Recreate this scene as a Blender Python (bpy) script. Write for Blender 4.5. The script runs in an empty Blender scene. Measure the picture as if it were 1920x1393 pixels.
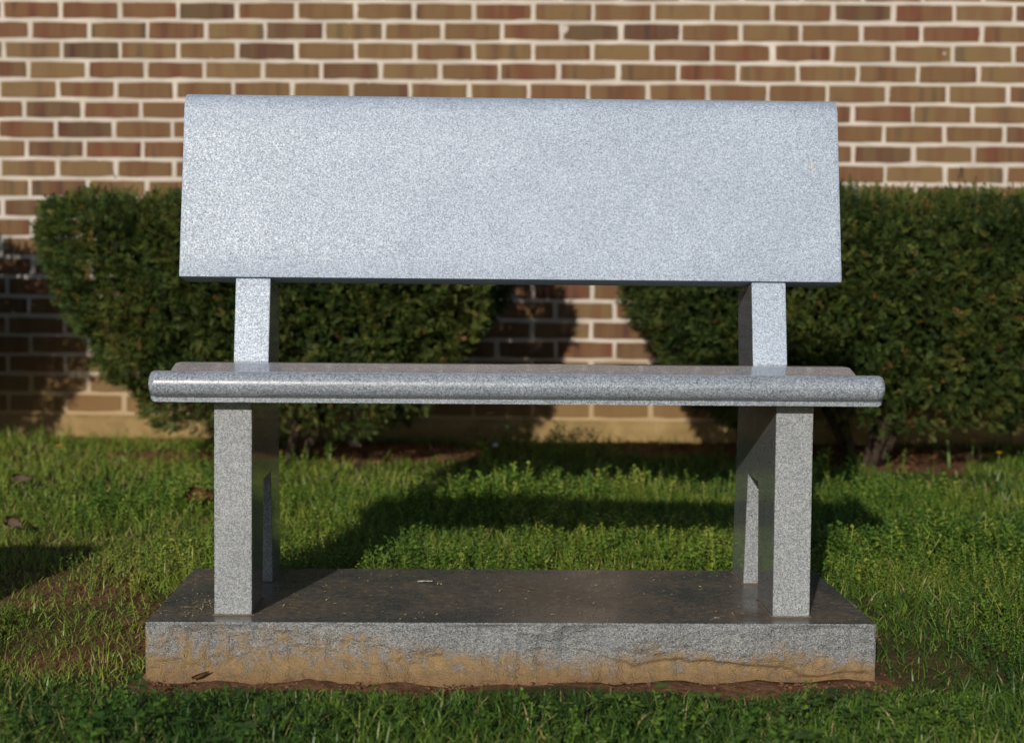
import bpy, bmesh, math, random
import numpy as np
from mathutils import Matrix, Vector

scene = bpy.context.scene
C = scene.collection
rng = np.random.default_rng(7)
random.seed(7)

# ------------------------------------------------------------------ camera
cam_d = bpy.data.cameras.new('camera')
cam = bpy.data.objects.new('camera', cam_d)
C.objects.link(cam)
_r = Vector((0.99959499, -0.02702001, 0.00893147))
_u = Vector((-0.00731367, 0.05939155, 0.99820797))
_f = Vector((0.02750204, 0.99786901, -0.05916988))
M = Matrix.Identity(4)
for i in range(3):
    M[i][0], M[i][1], M[i][2] = _r[i], _u[i], -_f[i]
    M[i][3] = (-0.0822, -2.7868, 0.6874)[i]
cam.matrix_world = M
cam_d.sensor_width = 36.0
cam_d.lens = 59.36
cam_d.clip_start = 0.05
cam_d.clip_end = 500
cam_d.dof.use_dof = True
cam_d.dof.focus_distance = 3.02
cam_d.dof.aperture_fstop = 3.5
cam_d.dof.aperture_blades = 8
scene.camera = cam

# ------------------------------------------------------------------ light
SUN_EL = math.radians(19.1)
SUN_AZ = math.atan2(-0.26, -1.0)          # the sun stands behind the camera, to its left
SKY_STRENGTH = 0.062
world = bpy.data.worlds.new('World')
scene.world = world
world.use_nodes = True
wn = world.node_tree.nodes
sky = wn.new('ShaderNodeTexSky')
sky.sky_type = 'NISHITA'
sky.sun_disc = False
sky.sun_elevation = SUN_EL
sky.sun_rotation = SUN_AZ
sky.air_density = 1.0
sky.dust_density = 0.4
world.node_tree.links.new(sky.outputs[0], wn['Background'].inputs[0])
wn['Background'].inputs[1].default_value = SKY_STRENGTH

sun_d = bpy.data.lights.new('sun', 'SUN')
sun_d.energy = 3.5
sun_d.angle = math.radians(0.55)
sun_d.color = (1.0, 0.93, 0.80)
sun = bpy.data.objects.new('sun', sun_d)
C.objects.link(sun)
sd = Vector((-0.26, -1.0, math.tan(SUN_EL) * math.hypot(0.26, 1.0)))
sun.location = sd * 12
sun.rotation_euler = sd.to_track_quat('Z', 'Y').to_euler()

scene.view_settings.view_transform = 'Standard'
scene.view_settings.look = 'None'
scene.view_settings.exposure = 0.12
scene.view_settings.gamma = 1.0
scene.view_settings.use_curve_mapping = False
scene.cycles.use_denoising = True
scene.cycles.max_bounces = 8
scene.cycles.sample_clamp_indirect = 6.0

# ------------------------------------------------------------------ helpers
def tag(o, label=None, cat=None, group=None, kind=None):
    if label: o['label'] = label
    if cat: o['category'] = cat
    if group: o['group'] = group
    if kind: o['kind'] = kind
    return o

def empty(name, loc=(0, 0, 0), rz=0.0):
    o = bpy.data.objects.new(name, None)
    C.objects.link(o)
    o.location = loc
    o.rotation_euler = (0, 0, rz)
    return o

def link_mesh(name, me, mats, parent=None):
    o = bpy.data.objects.new(name, me)
    C.objects.link(o)
    if mats is not None and not me.materials:
        for m in (mats if isinstance(mats, (list, tuple)) else [mats]):
            me.materials.append(m)
    if parent: o.parent = parent
    return o

def from_bm(name, bm, mats, parent=None, smooth=False):
    me = bpy.data.meshes.new(name)
    bm.normal_update()
    bm.to_mesh(me)
    bm.free()
    if smooth:
        for p in me.polygons: p.use_smooth = True
    return link_mesh(name, me, mats, parent)

def np_mesh(name, verts, faces, attrs=None, smooth=False):
    """verts (n,3); faces list of (k,m) int arrays; attrs {name: per-vertex float array}"""
    me = bpy.data.meshes.new(name)
    verts = np.asarray(verts, dtype=np.float32)
    me.vertices.add(len(verts))
    me.vertices.foreach_set('co', verts.ravel())
    loops = np.concatenate([f.ravel() for f in faces]).astype(np.int32)
    sizes = np.concatenate([np.full(len(f), f.shape[1]) for f in faces]).astype(np.int32)
    starts = np.concatenate([[0], np.cumsum(sizes)[:-1]]).astype(np.int32)
    me.loops.add(len(loops))
    me.loops.foreach_set('vertex_index', loops)
    me.polygons.add(len(sizes))
    me.polygons.foreach_set('loop_start', starts)
    me.polygons.foreach_set('loop_total', sizes)
    if smooth:
        me.polygons.foreach_set('use_smooth', np.ones(len(sizes), dtype=bool))
    me.update(calc_edges=True)
    for k, a in (attrs or {}).items():
        at = me.attributes.new(k, 'FLOAT', 'POINT')
        at.data.foreach_set('value', np.asarray(a, dtype=np.float32))
    return me

def snoise(x, y, seed=0, scale=1.0, octaves=4):
    """cheap smooth noise: sums of rotated sines"""
    r = np.random.default_rng(seed)
    out = np.zeros_like(np.asarray(x, dtype=float) + np.asarray(y, dtype=float))
    amp = 1.0; tot = 0
    for o in range(octaves):
        for k in range(3):
            a = r.uniform(0, 2 * math.pi); ph = r.uniform(0, 6.28); f = scale * (2.0 ** o) * r.uniform(.75, 1.3)
            out = out + amp * np.sin((x * math.cos(a) + y * math.sin(a)) * f + ph)
        tot += amp * 1.7
        amp *= 0.55
    return out / tot

def sstep(a, b, x):
    t = np.clip((x - a) / (b - a), 0, 1)
    return t * t * (3 - 2 * t)

# ------------------------------------------------------------------ materials
class Mat:
    def __init__(self, name):
        self.m = bpy.data.materials.new(name)
        self.m.use_nodes = True
        self.nt = self.m.node_tree
        self.n = self.nt.nodes
        self.b = self.n['Principled BSDF']
        self.out = self.n['Material Output']
    def node(self, t, **kw):
        nd = self.n.new(t)
        for k, v in kw.items():
            if hasattr(nd, k): setattr(nd, k, v)
        return nd
    def link(self, a, b): self.nt.links.new(a, b)
    def noise(self, vec, scale, detail=4, rough=.55, dist=0.0, dim='3D'):
        nd = self.node('ShaderNodeTexNoise')
        nd.noise_dimensions = dim
        nd.inputs['Scale'].default_value = scale
        nd.inputs['Detail'].default_value = detail
        nd.inputs['Roughness'].default_value = rough
        nd.inputs['Distortion'].default_value = dist
        if vec is not None: self.link(vec, nd.inputs['Vector'])
        return nd
    def ramp(self, fac, stops, interp='LINEAR'):
        nd = self.node('ShaderNodeValToRGB')
        cr = nd.color_ramp
        cr.interpolation = interp
        while len(cr.elements) < len(stops): cr.elements.new(.5)
        for e, (p, c) in zip(cr.elements, stops):
            e.position = p
            e.color = (*c, 1) if len(c) == 3 else c
        self.link(fac, nd.inputs[0])
        return nd.outputs[0]
    def mix(self, fac, a, b, mode='MIX'):
        nd = self.node('ShaderNodeMix')
        nd.data_type = 'RGBA'; nd.blend_type = mode
        for s, v in ((0, fac), (6, a), (7, b)):
            if hasattr(v, 'is_output'): self.link(v, nd.inputs[s])
            elif s == 0: nd.inputs[0].default_value = v
            else: nd.inputs[s].default_value = (*v, 1)
        return nd.outputs[2]
    def math(self, op, a, b=None, clamp=False):
        nd = self.node('ShaderNodeMath'); nd.operation = op; nd.use_clamp = clamp
        for i, v in enumerate((a, b)):
            if v is None: continue
            if hasattr(v, 'is_output'): self.link(v, nd.inputs[i])
            else: nd.inputs[i].default_value = v
        return nd.outputs[0]
    def bump(self, h, strength, dist):
        nd = self.node('ShaderNodeBump')
        nd.inputs['Strength'].default_value = strength
        nd.inputs['Distance'].default_value = dist
        self.link(h, nd.inputs['Height'])
        self.link(nd.outputs[0], self.b.inputs['Normal'])
        return nd
    def maprange(self, v, a, b, c=0.0, d=1.0):
        nd = self.node('ShaderNodeMapRange')
        nd.interpolation_type = 'SMOOTHSTEP'
        self.link(v, nd.inputs[0])
        for i, x in enumerate((a, b, c, d)): nd.inputs[1 + i].default_value = x
        return nd.outputs[0]
    def sepxyz(self, v):
        nd = self.node('ShaderNodeSeparateXYZ'); self.link(v, nd.inputs[0]); return nd.outputs
    def obj(self): return self.node('ShaderNodeTexCoord').outputs['Object']
    def geo(self): return self.node('ShaderNodeNewGeometry').outputs['Position']

def granite(name, gain=1.0, rough=.3, dirt=None, bumpy=0.0, spec=.5, tint=(1, 1, 1), soft=0.0, coat=0.0):
    """speckled grey stone; dirt: None | 'film' (dry soil film on top) | 'split' (soil stained split face)"""
    g = Mat(name)
    p = g.obj()
    vor = g.node('ShaderNodeTexVoronoi'); vor.inputs['Scale'].default_value = 500
    vor.inputs['Randomness'].default_value = 1.0
    g.link(p, vor.inputs['Vector'])
    sep = g.node('ShaderNodeSeparateColor'); g.link(vor.outputs['Color'], sep.inputs[0])
    grain = g.ramp(sep.outputs[0], [(0, (.03, .036, .052)), (.20, (.085, .098, .13)), (.42, (.26, .285, .33)),
                                    (.72, (.40, .415, .445)), (1, (.70, .70, .70))])
    fine = g.noise(p, 700, 2, .6)
    grain = g.mix(.55, grain, g.ramp(fine.outputs[0], [(.36, (.04, .05, .075)), (.5, (.31, .335, .375)), (.62, (.68, .68, .68))]))
    if soft: grain = g.mix(soft, grain, (.30, .315, .34))
    cl = g.noise(p, 9, 3, .5)
    grain = g.mix(1.0, grain, g.ramp(cl.outputs[0], [(.3, (.86, .87, .89)), (.7, (1, 1, 1))]), 'MULTIPLY')
    gn = g.node('ShaderNodeHueSaturation'); gn.inputs['Value'].default_value = gain
    g.link(grain, gn.inputs['Color'])
    col = g.mix(1.0, gn.outputs[0], tint, 'MULTIPLY')
    rg = g.noise(p, 300, 2, .6)
    rough_s = g.maprange(rg.outputs[0], .35, .65, rough * .7, rough * 1.35)
    if dirt == 'film':
        n1 = g.noise(p, 4.5, 6, .62, .6)
        n2 = g.noise(p, 60, 4, .7)
        f = g.maprange(g.math('ADD', n1.outputs[0], g.math('MULTIPLY', n2.outputs[0], .5)), .58, 1.0)
        yy = g.sepxyz(p)[1]
        f = g.math('MULTIPLY', g.math('MULTIPLY', f, .95), g.maprange(yy, .0, .035, .15, 1.0))
        dcol = g.ramp(n2.outputs[0], [(.3, (.052, .043, .035)), (.55, (.120, .095, .070)), (.72, (.27, .21, .14))])
        col = g.mix(f, col, dcol)
        stv = g.node('ShaderNodeVectorMath'); stv.operation = 'MULTIPLY'; stv.inputs[1].default_value = (.6, 1.3, 1)
        g.link(p, stv.inputs[0])
        n3 = g.noise(stv.outputs[0], 210, 3, .7)
        col = g.mix(g.math('MULTIPLY', g.maprange(n3.outputs[0], .56, .70, 0, .85), g.math('ADD', f, .15)), col, (.34, .27, .17))
        rough_s = g.math('ADD', rough_s, g.math('MULTIPLY', f, .45))
    if dirt == 'split':
        x, y, z = g.sepxyz(p)
        n1 = g.noise(p, 7, 5, .65, .8)
        n2 = g.noise(p, 45, 4, .7)
        left = g.maprange(x, .20, -.62, -.004, .050)
        lev = g.math('ADD', g.math('MULTIPLY', g.math('SUBTRACT', n1.outputs[0], .5), .13), g.math('ADD', left, .052))
        f = g.maprange(g.math('SUBTRACT', lev, z), -.014, .022)
        f2 = g.math('MULTIPLY', f, g.maprange(g.math('ADD', n2.outputs[0], g.maprange(z, .085, .0, -.12, .14)), .32, .60, .14, .90))
        dcol = g.ramp(n2.outputs[0], [(.3, (.20, .115, .042)), (.7, (.37, .245, .105))])
        col = g.mix(f2, col, dcol)
        low = g.maprange(z, .030, .002)
        col = g.mix(g.math('MULTIPLY', low, .6), col, (.22, .120, .055))
        rough_s = g.math('ADD', rough_s, .2)
    g.link(col, g.b.inputs['Base Color'])
    g.link(rough_s, g.b.inputs['Roughness'])
    g.b.inputs['Specular IOR Level'].default_value = spec
    if coat:
        g.b.inputs['Coat Weight'].default_value = coat
        g.b.inputs['Coat Roughness'].default_value = .05
    if bumpy:
        h = g.math('ADD', vor.outputs['Distance'], g.math('ADD', g.math('MULTIPLY', g.noise(p, 120, 4, .7).outputs[0], 2.2), g.math('MULTIPLY', g.noise(p, 32, 3, .6).outputs[0], 4.0)))
        g.bump(h, bumpy, .0040)
    return g.m

M_STEEL = granite('honed_granite', .80, .46, tint=(.985, .99, .985))
M_SKYLIT = granite('skylit_granite', 1.26, .54, tint=(.87, .97, 1.14), soft=.30)  # same stone, brighter and bluer: sky reflection on leaning faces put into the colour
M_POLISH = granite('polished_granite', .60, .22, coat=.6)
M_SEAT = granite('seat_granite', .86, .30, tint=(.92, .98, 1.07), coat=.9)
M_TOP = granite('base_top_granite', .30, .20, 'film', coat=.08)
M_SPLIT = granite('split_granite', .84, .55, 'split', .8, tint=(1.0, .98, .94))

def brick_mat():
    g = Mat('flashed_brick')
    p = g.obj()                                   # bricks carry the wall's own coordinates in their mesh offset
    at = g.node('ShaderNodeAttribute'); at.attribute_name = 'tone'; at.attribute_type = 'OBJECT'
    ag = g.node('ShaderNodeAttribute'); ag.attribute_name = 'tone'; ag.attribute_type = 'GEOMETRY'
    tone = g.math('ADD', at.outputs['Fac'], ag.outputs['Fac'])
    sc = g.node('ShaderNodeVectorMath'); sc.operation = 'MULTIPLY'; sc.inputs[1].default_value = (1, 1, .12)
    g.link(p, sc.inputs[0])
    off = g.node('ShaderNodeCombineXYZ')
    g.link(g.math('MULTIPLY', tone, 37.0), off.inputs[0]); g.link(g.math('MULTIPLY', tone, 91.0), off.inputs[1])
    ad = g.node('ShaderNodeVectorMath'); ad.operation = 'ADD'
    g.link(sc.outputs[0], ad.inputs[0]); g.link(off.outputs[0], ad.inputs[1])
    band = g.noise(ad.outputs[0], 17, 2, .5)
    fine = g.noise(p, 170, 4, .7)
    bandc = g.ramp(band.outputs[0], [(.30, (.050, .034, .028)), (.39, (.165, .060, .034)), (.45, (.150, .082, .042)),
                                     (.53, (.190, .116, .054)), (.64, (.180, .112, .054)), (.71, (.075, .052, .038))])
    wt = g.node('ShaderNodeTexWhiteNoise'); wt.noise_dimensions = '1D'
    g.link(g.math('MULTIPLY', tone, 613.7), wt.inputs['W'])
    base = g.ramp(wt.outputs['Value'], [(0, (.040, .029, .026)), (.12, (.082, .050, .034)), (.26, (.145, .052, .030)),
                                        (.46, (.138, .072, .036)), (.72, (.165, .102, .048)), (1, (.205, .138, .066))])
    col = g.mix(.52, base, bandc)
    col = g.mix(g.maprange(fine.outputs[0], .52, .70, 0, .55), col, (.075, .050, .036))
    wp = g.geo(); wz = g.sepxyz(wp)[2]
    sp = g.noise(wp, 9, 5, .65)
    soil = g.math('MULTIPLY', g.maprange(g.math('ADD', wz, g.math('MULTIPLY', sp.outputs[0], .3)), .66, .30), .72)
    col = g.mix(soil, col, (.225, .142, .058))
    g.link(col, g.b.inputs['Base Color'])
    g.b.inputs['Roughness'].default_value = .85
    g.b.inputs['Specular IOR Level'].default_value = .25
    g.bump(fine.outputs[0], .9, .003)
    return g.m
M_BRICK = brick_mat()

def mortar_mat():
    g = Mat('pale_mortar')
    p = g.obj()
    a = g.noise(p, 6, 5, .6); b = g.noise(p, 160, 4, .7)
    col = g.ramp(a.outputs[0], [(.3, (.42, .375, .335)), (.7, (.60, .54, .49))])
    col = g.mix(g.maprange(b.outputs[0], .5, .75, 0, .4), col, (.36, .30, .25))
    z = g.sepxyz(p)[2]
    soil = g.math('MULTIPLY', g.maprange(g.math('ADD', z, g.math('MULTIPLY', a.outputs[0], .3)), .70, .30), .86)
    col = g.mix(soil, col, (.37, .25, .118))
    g.link(col, g.b.inputs['Base Color'])
    g.b.inputs['Roughness'].default_value = .95
    g.b.inputs['Specular IOR Level'].default_value = .2
    g.bump(b.outputs[0], .6, .002)
    return g.m
M_MORTAR = mortar_mat()

def foundation_mat():
    g = Mat('soil_splashed_concrete')
    p = g.obj()
    a = g.noise(p, 8, 6, .65, .4); b = g.noise(p, 90, 4, .7)
    col = g.ramp(a.outputs[0], [(.3, (.19, .125, .054)), (.55, (.28, .195, .088)), (.75, (.37, .28, .145))])
    col = g.mix(g.maprange(b.outputs[0], .52, .7, 0, .35), col, (.16, .10, .05))
    g.link(col, g.b.inputs['Base Color'])
    g.b.inputs['Roughness'].default_value = .95
    g.b.inputs['Specular IOR Level'].default_value = .2
    g.bump(a.outputs[0], .5, .006)
    return g.m
M_FOUND = foundation_mat()

def ground_mat():
    g = Mat('soil_and_thatch')
    p = g.geo()
    a = g.noise(p, 3.2, 5, .6, .5); b = g.noise(p, 55, 5, .7); c = g.noise(p, 260, 3, .7)
    soil = g.ramp(b.outputs[0], [(.3, (.080, .040, .022)), (.5, (.19, .095, .052)), (.72, (.29, .160, .092))])
    thatch = g.ramp(c.outputs[0], [(.3, (.030, .032, .012)), (.6, (.085, .075, .030)), (.8, (.17, .14, .065))])
    at = g.node('ShaderNodeAttribute'); at.attribute_name = 'bare'
    col = g.mix(g.maprange(g.math('ADD', at.outputs['Fac'], g.math('MULTIPLY', g.math('SUBTRACT', a.outputs[0], .5), .8)), .25, .65), thatch, soil)
    g.link(col, g.b.inputs['Base Color'])
    g.b.inputs['Roughness'].default_value = 1.0
    g.b.inputs['Specular IOR Level'].default_value = .1
    g.bump(g.math('ADD', b.outputs[0], g.math('MULTIPLY', c.outputs[0], .4)), .9, .012)
    return g.m
M_GROUND = ground_mat()

def leaf_mat(name, stops, rough=.5, trans=.25, spec=.3):
    g = Mat(name)
    at = g.node('ShaderNodeAttribute'); at.attribute_name = 'tone'
    col = g.ramp(at.outputs['Fac'], stops)
    n = g.noise(g.geo(), 40, 2, .5)
    col = g.mix(1.0, col, g.ramp(n.outputs[0], [(.3, (.8, .8, .8)), (.7, (1.1, 1.1, 1.1))]), 'MULTIPLY')
    g.link(col, g.b.inputs['Base Color'])
    g.b.inputs['Roughness'].default_value = rough
    g.b.inputs['Specular IOR Level'].default_value = spec
    if trans:
        tr = g.node('ShaderNodeBsdfTranslucent'); g.link(col, tr.inputs['Color'])
        mx = g.node('ShaderNodeMixShader'); mx.inputs[0].default_value = trans
        g.link(g.b.outputs[0], mx.inputs[1]); g.link(tr.outputs[0], mx.inputs[2])
        g.link(mx.outputs[0], g.out.inputs['Surface'])
    return g.m

M_GRASS = leaf_mat('grass_blade', [(0, (.022, .058, .016)), (.30, (.050, .120, .020)), (.60, (.160, .250, .034)),
                                   (.80, (.280, .325, .052)), (.90, (.32, .26, .10)), (1, (.42, .34, .17))], .42, .30, .35)
M_WEED = leaf_mat('clover_leaf', [(0, (.024, .072, .018)), (.4, (.070, .155, .024)), (.75, (.175, .285, .040)),
                                  (1, (.38, .40, .080))], .5, .28, .3)
M_YEW = leaf_mat('yew_needle', [(0, (.017, .033, .010)), (.40, (.048, .078, .016)), (.75, (.105, .122, .026)),
                                (.93, (.15, .135, .034)), (.96, (.15, .060, .022)), (1, (.19, .080, .03))], .62, .15, .2)

def plain(name, col, rough=.8, var=.25, scale=60, spec=.3):
    g = Mat(name)
    n = g.noise(g.obj(), scale, 4, .65)
    lo = tuple(c * (1 - var) for c in col); hi = tuple(min(1, c * (1 + var)) for c in col)
    g.link(g.ramp(n.outputs[0], [(.3, lo), (.7, hi)]), g.b.inputs['Base Color'])
    g.b.inputs['Roughness'].default_value = rough
    g.b.inputs['Specular IOR Level'].default_value = spec
    g.bump(n.outputs[0], .4, .002)
    return g.m
M_BARK = plain('yew_bark', (.050, .034, .024), .9, .4, 40)
M_CLOD = plain('red_soil', (.15, .078, .046), 1.0, .35, 80, .1)
M_DEADLEAF = plain('dead_leaf', (.20, .095, .045), .8, .4, 45)
M_PALELEAF = plain('bleached_leaf', (.20, .145, .10), .8, .25, 45)
M_WHITE = plain('white_petal', (.72, .66, .62), .6, .1, 60)
M_PEBBLE = plain('grey_pebble', (.50, .52, .58), .6, .15, 60)
M_YELLOW = plain('dandelion_yellow', (.75, .48, .02), .7, .2, 200)
M_STEM = plain('green_stem', (.13, .19, .05), .6, .3, 60)
M_STRAW = plain('dry_clipping', (.42, .36, .19), .8, .35, 25)
M_COMPOUND = plain('setting_compound', (.155, .118, .082), .9, .3, 90, .2)
M_DROP = plain('dried_dropping', (.70, .60, .42), .8, .25, 150)

# ------------------------------------------------------------------ terrain
HW, BD, BH = 0.61, 0.508, 0.102            # base: half width, depth, top height
def ground_h(x, y):
    x = np.asarray(x, dtype=float); y = np.asarray(y, dtype=float)
    h = 0.004 + .052 * sstep(.02, .62, y) + .034 * sstep(.5, 1.5, y) + .012 * sstep(1.5, 3.0, y)
    h = h + .006 * snoise(x, y, 3, 5.0, 3) * sstep(-.02, .25, np.abs(y) + np.clip(np.abs(x) - .7, 0, 9))
    h = h - .012 * sstep(-.02, -.35, y)
    return h

def bare_f(x, y):
    """0 = turf, 1 = naked soil"""
    b = np.zeros_like(x)
    edge = .030 * snoise(x, y, 11, 11, 3)
    b = np.maximum(b, (1 - sstep(.035, .110, -y + edge * 1.6 - .0)) * (y < .03) * (np.abs(x) < .635))      # strip before the base
    b = np.maximum(b, (1 - sstep(.02, .12, x - HW - .5 * edge)) * (x > HW) * (y > -.06) * (y < .50) * .45)
    b = np.maximum(b, (1 - sstep(.01, .07, -HW - x - edge)) * (x < -HW) * (y > -.06) * (y < .52) * .3)
    def blob(cx, cy, rx, ry, s): 
        d = ((x - cx) / rx) ** 2 + ((y - cy) / ry) ** 2 + .5 * snoise(x, y, int(s * 100) + 5, 9, 3)
        return (1 - sstep(.5, 1.15, d)) * s
    b = np.maximum(b, blob(1.27, 2.45, .26, .34, .95))
    b = np.maximum(b, blob(-1.02, 2.5, .20, .20, .75))
    b = np.maximum(b, blob(-.45, 2.55, .62, .24, .85))
    b = np.maximum(b, blob(1.05, 2.72, .80, .22, .85))
    b = np.maximum(b, blob(-.30, 2.75, .35, .14, .8))
    b = np.maximum(b, blob(-.83, .62, .10, .18, .5))
    b = np.maximum(b, blob(.76, .10, .14, .12, .42))
    b = np.maximum(b, blob(-.98, .55, .16, .16, .45))
    b = np.maximum(b, blob(-.76, .28, .15, .26, .48))
    b = np.maximum(b, blob(-.85, .95, .22, .20, .36))
    b = np.maximum(b, sstep(2.86, 2.98, y + .02 * snoise(x, y, 9, 11, 2)) * .6)
    return b

xs = np.concatenate([np.geomspace(60, 2.5, 16) * -1, np.arange(-2.35, 2.36, .03), np.geomspace(2.5, 60, 16)])
ys = np.concatenate([np.geomspace(60, 1.0, 14) * -1, np.arange(-.9, 3.35, .03), np.geomspace(3.5, 60, 12)])
X, Y = np.meshgrid(xs, ys)
Z = ground_h(X, Y)
BA = bare_f(X, Y)
Z = Z + .006 * BA * snoise(X, Y, 21, 38, 3)
inside = (np.abs(X) < HW - .03) & (Y > .03) & (Y < BD - .03)
Z = np.where(inside, -.03, Z)
nx, ny = len(xs), len(ys)
idx = np.arange(nx * ny).reshape(ny, nx)
q = np.stack([idx[:-1, :-1], idx[:-1, 1:], idx[1:, 1:], idx[1:, :-1]], -1).reshape(-1, 4)
gm = np_mesh('ground', np.stack([X, Y, Z], -1).reshape(-1, 3), [q], {'bare': BA.ravel()}, True)
ground = link_mesh('ground', gm, M_GROUND)
tag(ground, kind='structure')

# ------------------------------------------------------------------ brick wall
WALL_Y, WALL_A = 3.035, 0.05985
BL, CH = 0.2032, 0.06773                  # brick module, course height
U0, V0 = -1.6888, 1.6036
wall = empty('brick_wall', (0, WALL_Y, 0), -WALL_A)
tag(wall, 'brown brick wall with pale mortar joints behind the trimmed shrubs', 'wall')

def brick_bm(L, Hh, D=.09, seed=0):
    """front at y=0; worn irregular outline with a rounded arris"""
    r = random.Random(seed)
    a, b = L / 2, Hh / 2
    pts = [(-a, -b), (-a * .4, -b), (a * .35, -b), (a, -b), (a, 0), (a, b), (a * .3, b), (-a * .45, b), (-a, b), (-a, 0)]
    pts = [(x + r.uniform(-1, 1) * .0014, z + r.uniform(-1, 1) * .0010) for x, z in pts]
    for i in (0, 3, 5, 8):
        x, z = pts[i]; k = r.uniform(.0004, .0018); pts[i] = (x - math.copysign(k, x), z - math.copysign(k * .8, z))
    bm = bmesh.new()
    f = [bm.verts.new((x * (1 - .0035 / a), r.uniform(-.0006, .0006), z * (1 - .0035 / b))) for x, z in pts]
    m = [bm.verts.new((x, .0035, z)) for x, z in pts]
    k = [bm.verts.new((x, D, z)) for x, z in pts]
    n = len(pts)
    bm.faces.new(f)
    for i in range(n):
        j = (i + 1) % n
        bm.faces.new((m[i], m[j], f[j], f[i]))
        bm.faces.new((k[i], k[j], m[j], m[i]))
    bmesh.ops.recalc_face_normals(bm, faces=bm.faces[:])
    return bm

JT = .0116
brick_vars = []
for s in range(10):
    bm = brick_bm(BL - JT, CH - JT * .98, seed=s)
    me = bpy.data.meshes.new('brick')
    bm.to_mesh(me); bm.free()
    me.materials.append(M_BRICK)
    brick_vars.append(me)

row_off = {-1: .097, 0: 0, 1: .096, 2: .001, 3: .089, 4: -.013, 5: .073, 6: -.022, 7: .079, 8: -.016, 9: .091, 10: -.004}
cam_p = np.array([-0.0822, -2.7868, 0.6874])
def to_px(P):
    d = np.asarray(P) - cam_p
    z = d @ np.array(_f)
    return 960 + 3165.8 * (d @ np.array(_r)) / z, 696.5 - 3165.8 * (d @ np.array(_u)) / z
ca, sa = math.cos(WALL_A), math.sin(WALL_A)
def in_view(u, v):
    px, py = to_px((u * ca, WALL_Y - u * sa, v))
    if px < -70 or px > 1990 or py < -25: return False
    if 372 < px < 1548 and 205 < py < 500: return False                 # behind the backrest
    if py > 385:
        left_edge = 75 + max(0, py - 470) * .58
        if px < left_edge + 60: return True
        return 880 < px < 1270
    return True
stuff_v, stuff_f, stuff_t = [], [], []
nb = 0; base_i = 0
rr = random.Random(3)
nrows_up = 17
count_rows = range(-nrows_up, 21)
for row in count_rows:
    v = V0 - (row + .5) * CH
    off = row_off.get(row, (0 if row % 2 == 0 else .094) + rr.uniform(-.012, .012))
    for i in range(-15, 33):
        u = U0 + off + (i + .5) * BL + rr.uniform(-.002, .002)
        if abs(u) > 4.6: continue
        me = rr.choice(brick_vars)
        dy = rr.uniform(-.0012, .0012); dz = rr.uniform(-.0012, .0012)
        if nb < 300 and in_view(u, v):
            o = bpy.data.objects.new('brick', me)
            C.objects.link(o); o.parent = wall
            o.location = (u, dy, v + dz)
            o.rotation_euler = (rr.uniform(-.006, .006), rr.uniform(-.004, .004), rr.uniform(-.006, .006))
            o['tone'] = rr.random()
            nb += 1
        else:
            co = np.array([p.co[:] for p in me.vertices]) + np.array([u, dy, v + dz])
            stuff_v.append(co)
            for p in me.polygons:
                stuff_f.append(tuple(k + base_i for k in p.vertices))
            base_i += len(co)
            stuff_t.append(np.full(len(co), rr.random()))
me = bpy.data.meshes.new('brickwork')
me.from_pydata(np.concatenate(stuff_v).tolist(), [], stuff_f)
at = me.attributes.new('tone', 'FLOAT', 'POINT')
at.data.foreach_set('value', np.concatenate(stuff_t).astype(np.float32))
bw = link_mesh('brickwork', me, M_BRICK, wall)
tag(bw, kind='stuff')

# mortar: a sheet just behind the brick faces, lumpy, with squeezed-out crumbs on brick edges
VB = V0 - 21 * CH - .006
mu = np.linspace(-4.6, 4.6, 460); mv = np.linspace(VB, V0 + nrows_up * CH, 130)
U, V = np.meshgrid(mu, mv)
D = .0028 + .0016 * snoise(U, V, 31, 45, 3)
idx = np.arange(U.size).reshape(U.shape)
q = np.stack([idx[:-1, :-1], idx[:-1, 1:], idx[1:, 1:], idx[1:, :-1]], -1).reshape(-1, 4)
vv = [np.stack([U, D, V], -1).reshape(-1, 3)]; ff = [q]; nvm = U.size
tri = []
for k in range(420):
    row = rr.randint(-1, 20); v = V0 - row * CH; u = rr.uniform(-2.1, 2.3)
    if rr.random() < .6:
        v += rr.choice((-1, 1)) * JT * .5
    else:
        off = row_off.get(row, 0 if row % 2 == 0 else .094)
        u = U0 + off + rr.randint(0, 19) * BL + rr.choice((-1, 1)) * JT * .5; v -= rr.uniform(.01, .058)
    n = 7; r0 = rr.uniform(.003, .008)
    ring = [(u + r0 * rr.uniform(.7, 1.5) * math.cos(a * 6.283 / n), .004, v + r0 * rr.uniform(.5, 1.0) * math.sin(a * 6.283 / n)) for a in range(n)]
    vv.append(np.array(ring + [(u, -rr.uniform(.0015, .004), v)]))
    for a in range(n): tri.append((nvm + a, nvm + (a + 1) % n, nvm + n))
    nvm += n + 1
mm = np_mesh('mortar', np.concatenate(vv), [ff[0], np.array(tri)], None, True)
link_mesh('mortar', mm, M_MORTAR, wall)
# soil-splashed footing below the lowest course
bm = bmesh.new()
fu = np.linspace(-4.6, 4.6, 200); cols = []
for u in fu:
    cols.append([bm.verts.new((u, -.006 + .003 * float(snoise(u, z, 41, 14, 3)), z)) for z in (-.25, .0, .04, .08, .11, .14, VB - .001)] + [bm.verts.new((u, .09, VB - .001))])
for a, b in zip(cols[:-1], cols[1:]):
    for i in range(len(a) - 1): bm.faces.new((a[i], b[i], b[i + 1], a[i + 1]))
bmesh.ops.recalc_face_normals(bm, faces=bm.faces[:])
from_bm('footing', bm, M_FOUND, wall, True)

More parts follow.
